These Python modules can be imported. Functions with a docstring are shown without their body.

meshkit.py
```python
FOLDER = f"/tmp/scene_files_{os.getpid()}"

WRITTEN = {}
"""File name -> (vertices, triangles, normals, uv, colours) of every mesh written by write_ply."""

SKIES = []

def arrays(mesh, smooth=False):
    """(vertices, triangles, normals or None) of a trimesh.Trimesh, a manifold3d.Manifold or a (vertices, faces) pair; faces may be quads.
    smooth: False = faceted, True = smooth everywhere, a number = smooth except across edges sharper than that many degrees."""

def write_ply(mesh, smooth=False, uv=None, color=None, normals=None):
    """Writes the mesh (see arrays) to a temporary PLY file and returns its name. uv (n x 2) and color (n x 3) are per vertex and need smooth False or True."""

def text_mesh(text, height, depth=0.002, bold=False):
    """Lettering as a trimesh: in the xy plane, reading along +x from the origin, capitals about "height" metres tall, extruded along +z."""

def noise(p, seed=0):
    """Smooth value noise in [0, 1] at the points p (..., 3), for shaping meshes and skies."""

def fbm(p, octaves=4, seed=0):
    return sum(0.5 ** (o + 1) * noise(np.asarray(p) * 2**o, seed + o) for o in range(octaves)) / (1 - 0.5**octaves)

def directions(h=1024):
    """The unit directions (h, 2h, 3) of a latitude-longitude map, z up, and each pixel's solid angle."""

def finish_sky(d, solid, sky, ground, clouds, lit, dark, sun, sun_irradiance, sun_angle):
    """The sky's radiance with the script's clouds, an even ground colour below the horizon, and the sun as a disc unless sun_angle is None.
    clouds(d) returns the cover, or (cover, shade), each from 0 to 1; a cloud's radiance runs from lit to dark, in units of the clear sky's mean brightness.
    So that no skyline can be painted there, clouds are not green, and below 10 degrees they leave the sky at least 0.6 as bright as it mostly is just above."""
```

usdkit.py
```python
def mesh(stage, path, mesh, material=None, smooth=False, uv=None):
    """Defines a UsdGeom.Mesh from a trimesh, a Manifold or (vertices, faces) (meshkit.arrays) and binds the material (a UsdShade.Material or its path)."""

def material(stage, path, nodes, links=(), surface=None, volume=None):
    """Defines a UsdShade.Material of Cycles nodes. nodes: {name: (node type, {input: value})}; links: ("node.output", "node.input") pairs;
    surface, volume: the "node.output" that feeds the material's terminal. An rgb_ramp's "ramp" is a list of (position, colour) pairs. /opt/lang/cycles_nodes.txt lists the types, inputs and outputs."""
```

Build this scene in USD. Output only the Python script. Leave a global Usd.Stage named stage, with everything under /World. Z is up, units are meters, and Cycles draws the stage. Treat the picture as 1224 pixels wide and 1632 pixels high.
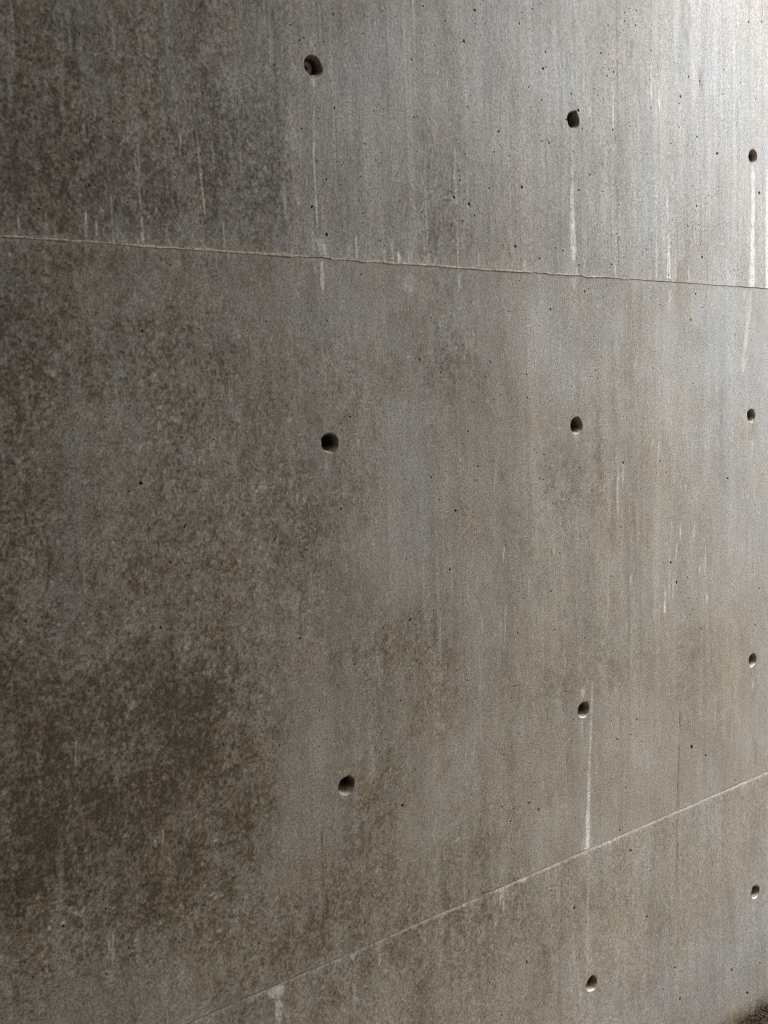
import math
import numpy as np, trimesh, usdkit
from scipy.spatial import Delaunay, cKDTree
from scipy.ndimage import label as components, binary_dilation
from pxr import Usd, UsdGeom, UsdLux, UsdShade, Gf, Sdf, Vt

stage = Usd.Stage.CreateInMemory()
UsdGeom.SetStageUpAxis(stage, 'Z'); UsdGeom.SetStageMetersPerUnit(stage, 1.0)
UsdGeom.Xform.Define(stage, '/World'); UsdGeom.Scope.Define(stage, '/World/Looks')


def tag(prim, label=None, category=None, group=None, kind=None):
    for k, v in (('label', label), ('category', category), ('group', group), ('kind', kind)):
        if v: prim.SetCustomDataByKey(k, v)


def frame_of(right, up, back, at):
    m = np.eye(4); m[0, :3], m[1, :3], m[2, :3], m[3, :3] = right, up, back, at
    return Gf.Matrix4d(*m.ravel().tolist())


# ---------------------------------------------------------------- camera, sky, sun, exposure
# the photographer stands 1.36 m in front of the wall (the plane y = 0), eye at 1.54 m, looking along it to the right
YAW, PITCH, ROLL = 0.62242984, -0.10367004, -0.04234415
EYE = (-0.8697, -1.3586, 1.5448)
fw = np.array([math.sin(YAW) * math.cos(PITCH), math.cos(YAW) * math.cos(PITCH), math.sin(PITCH)])
rt = np.cross(fw, [0, 0, 1]); rt /= np.linalg.norm(rt); up = np.cross(rt, fw)
cam = UsdGeom.Camera.Define(stage, '/World/camera')
cam.AddTransformOp().Set(frame_of(rt * math.cos(ROLL) + up * math.sin(ROLL), up * math.cos(ROLL) - rt * math.sin(ROLL), -fw, EYE))
cam.CreateHorizontalApertureAttr(24.0); cam.CreateVerticalApertureAttr(32.0)
cam.CreateFocalLengthAttr(24.0 * 1532.8 / 1224); cam.CreateClippingRangeAttr(Gf.Vec2f(0.05, 300))
cam.CreateExposureAttr(EXPOSURE := 2.82)

# a bright hazy day: high veiled sun over the open end of the added passage
SUN_EL, SUN_AZ = math.radians(72), math.radians(91)
sd = np.array([math.sin(SUN_AZ) * math.cos(SUN_EL), math.cos(SUN_AZ) * math.cos(SUN_EL), math.sin(SUN_EL)])
sky = UsdLux.DomeLight.Define(stage, '/World/sky')
tag(sky.GetPrim(), kind='structure')
sky_look = usdkit.material(stage, '/World/Looks/sky_look', {
    'air': ('sky_texture', {'sky_type': 'single_scattering', 'sun_disc': False, 'sun_elevation': SUN_EL, 'sun_rotation': math.atan2(sd[0], sd[1])}),
    'veil': ('hsv', {'saturation': 0.04, 'value': 1.0}),
    'bg': ('background_shader', {'strength': 0.12})},
    [('air.color', 'veil.color'), ('veil.color', 'bg.color')], surface='bg.background')
UsdShade.MaterialBindingAPI.Apply(sky.GetPrim()).Bind(sky_look)
sun = UsdLux.DistantLight.Define(stage, '/World/sun')
sun.CreateIntensityAttr(0.24); sun.CreateAngleAttr(25.0); sun.CreateNormalizeAttr(True); sun.CreateColorAttr(Gf.Vec3f(1, 0.93, 0.83))
sx_ = np.cross([0, 0, 1], sd); sx_ /= np.linalg.norm(sx_)
sun.AddTransformOp().Set(frame_of(sx_, np.cross(sd, sx_), sd, (0, 0, 6)))

# ---------------------------------------------------------------- materials
_T = Sdf.ValueTypeNames


def concrete(name, rough=(0.36, 0.52), amount=1.0):
    """Concrete whose colour is the mesh's own 'albedo' (stains, lime, pores) times fine grain; 'wear' x = how dirty and so how matt and rough."""
    return usdkit.material(stage, '/World/Looks/' + name, {
        'alb': ('attribute', {'attribute': 'albedo'}), 'wear': ('attribute', {'attribute': 'wear'}), 'ws': ('separate_xyz', {}),
        'geo': ('geometry', {}),
        'stretch': ('mapping', {'scale': (240.0, 200.0, 30.0)}), 'streak': ('noise_texture', {'scale': 1.0, 'detail': 3.0, 'roughness': 0.6}),
        'grain': ('noise_texture', {'scale': 270.0, 'detail': 4.0, 'roughness': 0.7}),
        'hue': ('noise_texture', {'scale': 90.0, 'detail': 3.0, 'roughness': 0.6}),
        'gk': ('math', {'math_type': 'multiply_add', 'value2': 1.9 * amount, 'value3': 2.1 * amount}), 'gc': ('math', {'math_type': 'subtract', 'value2': 0.5}), 'g1': ('math', {'math_type': 'multiply_add', 'value3': 1.0}),
        's1': ('map_range', {'from_min': 0.28, 'from_max': 0.72, 'to_min': 1 - 0.07 * amount, 'to_max': 1 + 0.07 * amount}),
        'gs': ('math', {'math_type': 'multiply'}),
        'tint': ('rgb_ramp', {'ramp': [(0.32, (1.05, 0.995, 0.93)), (0.5, (1, 1, 1)), (0.68, (0.965, 1.0, 1.04))]}),
        'c1': ('mix', {'mix_type': 'multiply', 'fac': 1.0}), 'c2': ('mix', {'mix_type': 'multiply', 'fac': 1.0}),
        'r': ('map_range', {'from_min': 0.0, 'from_max': 1.0, 'to_min': rough[0], 'to_max': rough[1]}),
        'h': ('math', {'math_type': 'multiply_add', 'value2': 0.18}),
        'bump': ('bump', {'strength': 0.55, 'distance': 0.0011}),
        'p': ('principled_bsdf', {'specular_ior_level': 0.5, 'diffuse_roughness': 0.3})},
        [('wear.vector', 'ws.vector'), ('geo.position', 'stretch.vector'), ('stretch.vector', 'streak.vector'), ('geo.position', 'grain.vector'), ('geo.position', 'hue.vector'),
         ('ws.x', 'gk.value1'), ('grain.fac', 'gc.value1'), ('gc.value', 'g1.value1'), ('gk.value', 'g1.value2'), ('streak.fac', 's1.value'), ('g1.value', 'gs.value1'), ('s1.result', 'gs.value2'),
         ('hue.fac', 'tint.fac'), ('alb.color', 'c1.color1'), ('gs.value', 'c1.color2'), ('c1.color', 'c2.color1'), ('tint.color', 'c2.color2'), ('c2.color', 'p.base_color'),
         ('ws.x', 'r.value'), ('r.result', 'p.roughness'), ('streak.fac', 'h.value1'), ('grain.fac', 'h.value3'), ('h.value', 'bump.height'), ('bump.normal', 'p.normal')],
        surface='p.BSDF')


def mottled(name, dark, pale, scale=30.0, rough=0.85, bump=0.002):
    return usdkit.material(stage, '/World/Looks/' + name, {
        'geo': ('geometry', {}), 'n': ('noise_texture', {'scale': scale, 'detail': 6.0, 'roughness': 0.65}),
        'r': ('rgb_ramp', {'ramp': [(0.3, dark), (0.7, pale)]}), 'bump': ('bump', {'strength': 0.6, 'distance': bump}),
        'p': ('principled_bsdf', {'roughness': rough})},
        [('geo.position', 'n.vector'), ('n.fac', 'r.fac'), ('r.color', 'p.base_color'), ('n.fac', 'bump.height'), ('bump.normal', 'p.normal')], surface='p.BSDF')


def tinted(name, shades, rough=0.8):
    """One look whose colour differs from one piece to the next."""
    return usdkit.material(stage, '/World/Looks/' + name, {
        'geo': ('geometry', {}), 'info': ('object_info', {}), 'n': ('noise_texture', {'scale': 220.0, 'detail': 4.0}), 'add': ('math', {'math_type': 'multiply_add', 'value2': 0.35}),
        'sub': ('math', {'math_type': 'subtract', 'value2': 0.17, 'use_clamp': True}), 'r': ('rgb_ramp', {'ramp': shades}), 'p': ('principled_bsdf', {'roughness': rough})},
        [('geo.position', 'n.vector'), ('n.fac', 'add.value1'), ('info.random', 'add.value3'), ('add.value', 'sub.value1'), ('sub.value', 'r.fac'), ('r.color', 'p.base_color')], surface='p.BSDF')


WALL = concrete('weathered_concrete')
SLEEVE = concrete('tie_hole_concrete', rough=(0.55, 0.7))
RIDGE = concrete('joint_grout', rough=(0.6, 0.7))
PLAIN = mottled('plain_concrete', (0.22, 0.21, 0.195), (0.36, 0.35, 0.335), 6.0, 0.7)
SOIL = mottled('dark_soil', (0.015, 0.009, 0.005), (0.06, 0.036, 0.02), 60.0, 0.95, 0.006)
TRODDEN = mottled('trodden_earth', (0.13, 0.095, 0.06), (0.27, 0.205, 0.135), 3.0, 0.95, 0.004)
LITTER = tinted('litter_look', [(0.0, (0.012, 0.007, 0.004)), (0.3, (0.05, 0.021, 0.009)), (0.55, (0.024, 0.014, 0.008)), (0.85, (0.07, 0.036, 0.017)), (1.0, (0.09, 0.07, 0.05))])


def put(path, mesh, material, smooth=False, albedo=None, wear=None):
    if isinstance(mesh, tuple):     # leave out points that no face uses
        v, f = mesh; used, inv = np.unique(f, return_inverse=True)
        mesh = (v[used], inv.reshape(f.shape)); albedo, wear = (None if a is None else a[used] for a in (albedo, wear))
    m = usdkit.mesh(stage, path, mesh, material, smooth)
    api = UsdGeom.PrimvarsAPI(m)
    for n, a in (('albedo', albedo), ('wear', wear)):
        if a is not None:
            api.CreatePrimvar(n, _T.Color3fArray if n == 'albedo' else _T.Vector3fArray, 'vertex').Set(Vt.Vec3fArray.FromNumpy(np.ascontiguousarray(a, np.float32)))
    return m


def box(a, b):
    a, b = np.array(a, float), np.array(b, float)
    t = trimesh.creation.box(b - a); t.apply_translation((a + b) / 2)
    return t


# ---------------------------------------------------------------- what the wall shows, in millimetres along it and up it
TIE_HOLES = [(1.1, 2102.5), (602.4, 2099.7), (1207.0, 2100.6), (0.4, 1497.0), (594.2, 1500.4), (1198.6, 1498.6), (0.2, 902.4), (597.3, 906.5), (1201.2, 899.9), (602.7, 296.7), (1206.8, 299.5)]
PORES = [(-378,2081,1.2),(-392,2041,1.2),(-340,2061,1.1),(-432,1954,1.0),(-388,1951,0.9),(-339,1969,1.1),(-400,1910,1.1),(-380,1877,1.4),(-372,1872,0.9),(-452,1839,1.3),(-325,1859,1.2),(-324,1844,1.0),(-213,1850,1.2),(-196,2030,1.4),(39,2042,1.5),(-26,2001,1.4),(-14,1880,1.9),(0,1954,1.3),(12,1838,2.2),(-316,1677,2.1),(-163,1698,1.3),(-144,1680,1.1),(6,1698,1.5),(-30,1726,1.1),(-109,1695,1.4),(-226,1681,1.4),(-37,2157,1.1),(-22,2137,1.5),(-13,2142,1.4),(24,2143,1.0),(45,2189,1.4),(114,1715,1.1),(-264,1955,1.2),(17,1926,1.3),(-306,1664,1.0),(-453,1838,1.0),(233,2240,1.5),(352,2257,2.0),(353,2234,1.2),(324,2198,2.3),(282,2225,1.4),(203,2146,1.5),(470,2276,1.3),(497,2288,1.4),(530,2216,1.7),(522,2184,2.3),(530,2188,1.5),(483,2144,1.3),(617,2121,2.7),(598,2149,1.8),(593,2130,1.3),(582,2098,1.8),(402,2052,2.1),(390,2014,1.7),(427,2011,1.4),(534,2048,1.8),(515,2049,1.6),(601,2039,1.4),(458,1957,2.5),(375,1947,1.6),(319,2002,1.5),(302,1971,1.4),(304,1962,1.3),(289,1923,2.3),(282,1932,1.2),(324,1914,2.4),(337,1895,1.5),(308,1883,1.4),(280,1873,1.6),(228,1861,1.2),(214,1891,1.3),(204,2050,1.5),(328,2086,1.4),(230,1823,1.5),(437,1846,2.4),(501,1827,1.8),(566,1846,1.9),(709,1827,1.8),(718,2096,1.8),(772,2111,1.4),(704,2200,1.7),(724,2211,1.8),(760,2333,1.5),(797,2344,1.6),(760,2316,1.6),(794,2314,1.9),(709,2299,1.5),(841,2273,1.6),(918,2262,1.3),(939,2195,2.5),(840,2157,1.7),(996,2118,2.0),(1069,2091,3.2),(960,1924,1.6),(992,1969,2.1),(725,1890,1.4),(687,2241,1.8),(1010,1859,2.4),(1146,1798,2.8),(1189,2397,2.3),(1242,2408,2.1),(1231,2020,3.3),(1217,2231,1.6),(1157,2258,1.8),(627,1769,2.3),(639,1775,1.6),(528,1731,2.5),(863,1750,1.5),(987,1777,2.1),(969,1720,2.5),(1012,1748,1.8),(496,1698,1.3),(472,1690,1.2),(595,1748,1.4),(227,1708,1.3),(648,2000,1.9),(615,1967,1.8),(545,1850,1.6),(891,1814,1.7),(610,1821,1.7),(304,1954,1.6),(293,1909,1.3),(463,2255,1.6),(628,2087,1.5),(516,2125,1.6),(935,2180,1.9),(934,2131,1.7),(968,2241,1.8),(1007,2237,1.9),(863,2243,1.3),(1087,2223,1.4),(-278,1647,1.0),(-210,1645,1.1),(42,1621,1.2),(-179,1539,1.6),(43,1539,1.9),(25,1517,1.4),(-334,1455,3.0),(-353,1445,1.7),(-306,1481,1.1),(-306,1435,1.2),(-269,1384,2.0),(-179,1453,1.4),(-139,1460,1.5),(16,1385,2.0),(-116,1374,1.4),(-114,1348,1.9),(-296,1332,2.1),(-369,1325,1.6),(-246,1286,1.5),(-319,1256,1.2),(-318,1236,2.1),(-300,1237,1.3),(-132,1234,1.2),(-387,1238,1.2),(-475,1265,0.9),(-203,1228,1.1),(-165,1183,1.3),(-78,1177,2.1),(-121,1138,1.5),(-75,1261,1.1),(-406,1194,1.2),(-249,1158,1.3),(-212,1514,1.3),(-226,1568,1.4),(-428,1538,1.2),(56,1414,1.4),(-536,1285,1.1),(-217,1310,1.3),(-346,1242,1.1),(-281,1226,1.3),(197,1635,2.4),(298,1660,1.3),(366,1629,1.8),(459,1605,1.7),(459,1560,1.9),(320,1555,1.4),(371,1559,1.5),(389,1568,1.4),(304,1502,1.9),(259,1470,1.2),(325,1436,2.1),(322,1410,1.7),(213,1424,2.0),(230,1382,1.6),(267,1358,2.9),(521,1552,1.3),(837,1614,1.5),(655,1611,1.8),(582,1580,1.6),(735,1416,2.7),(600,1414,1.6),(496,1398,1.5),(486,1401,1.6),(500,1447,1.9),(475,1459,1.4),(568,1352,1.8),(724,1279,1.6),(520,1380,1.4),(1103,1355,2.7),(889,1182,3.3),(910,1134,3.4),(950,1140,1.8),(816,1224,1.6),(755,1092,1.4),(510,1171,2.1),(420,1184,1.4),(433,1168,1.6),(249,1250,2.4),(152,1171,2.7),(207,1180,1.7),(311,1308,1.4),(692,1177,1.8),(857,1412,2.1),(965,1063,1.6),(997,1014,2.2),(1232,1075,2.0),(1215,985,2.3),(475,1054,1.5),(246,1092,1.6),(282,1034,1.6),(256,1057,1.3),(538,1246,1.8),(415,1102,1.8),(606,1059,1.7),(260,1572,1.4),(245,1611,1.7),(352,1601,1.4),(951,1091,2.2),(479,1452,1.5),(519,1091,1.6),(-333,1123,1.2),(-267,1118,1.1),(-79,1053,1.3),(-47,1047,1.2),(-101,1023,1.1),(-127,1006,1.4),(-51,985,1.4),(-87,973,1.1),(-122,939,1.2),(57,892,1.7),(-496,826,2.2),(-433,830,1.8),(-435,845,1.5),(-403,758,1.6),(-401,744,1.2),(44,687,1.7),(-311,762,1.1),(-230,708,1.1),(-439,730,1.5),(-323,737,1.4),(-277,781,1.8),(-58,742,1.4),(-434,919,1.1),(-502,776,1.4),(-460,1094,1.4),(-214,600,1.1),(-49,770,1.5),(-153,782,1.2),(69,732,1.4),(124,1028,1.6),(404,997,1.8),(700,819,2.4),(744,819,1.7),(782,794,1.8),(566,893,1.7),(765,848,2.0),(958,739,4.7),(1011,705,2.9),(411,899,1.6),(298,949,1.3),(596,776,1.7),(118,834,2.7),(434,750,2.6),(460,728,2.7),(284,808,1.7),(360,763,1.7),(382,726,1.9),(725,704,1.7),(840,645,1.8),(736,556,3.3),(800,488,1.9),(554,486,3.3),(576,461,1.5),(588,441,2.0),(413,421,2.6),(787,384,2.9),(320,600,4.1),(101,601,2.8),(885,223,3.1),(1105,131,4.1),(1171,44,4.4),(902,139,3.5),(841,189,1.9),(1225,103,2.5),(342,334,2.1),(312,416,2.0),(298,480,2.0),(487,547,1.9),(921,651,1.7),(1128,614,2.2),(157,478,1.4),(566,681,1.7),(94,522,1.3),(703,613,2.4),(893,639,1.7)]
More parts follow.
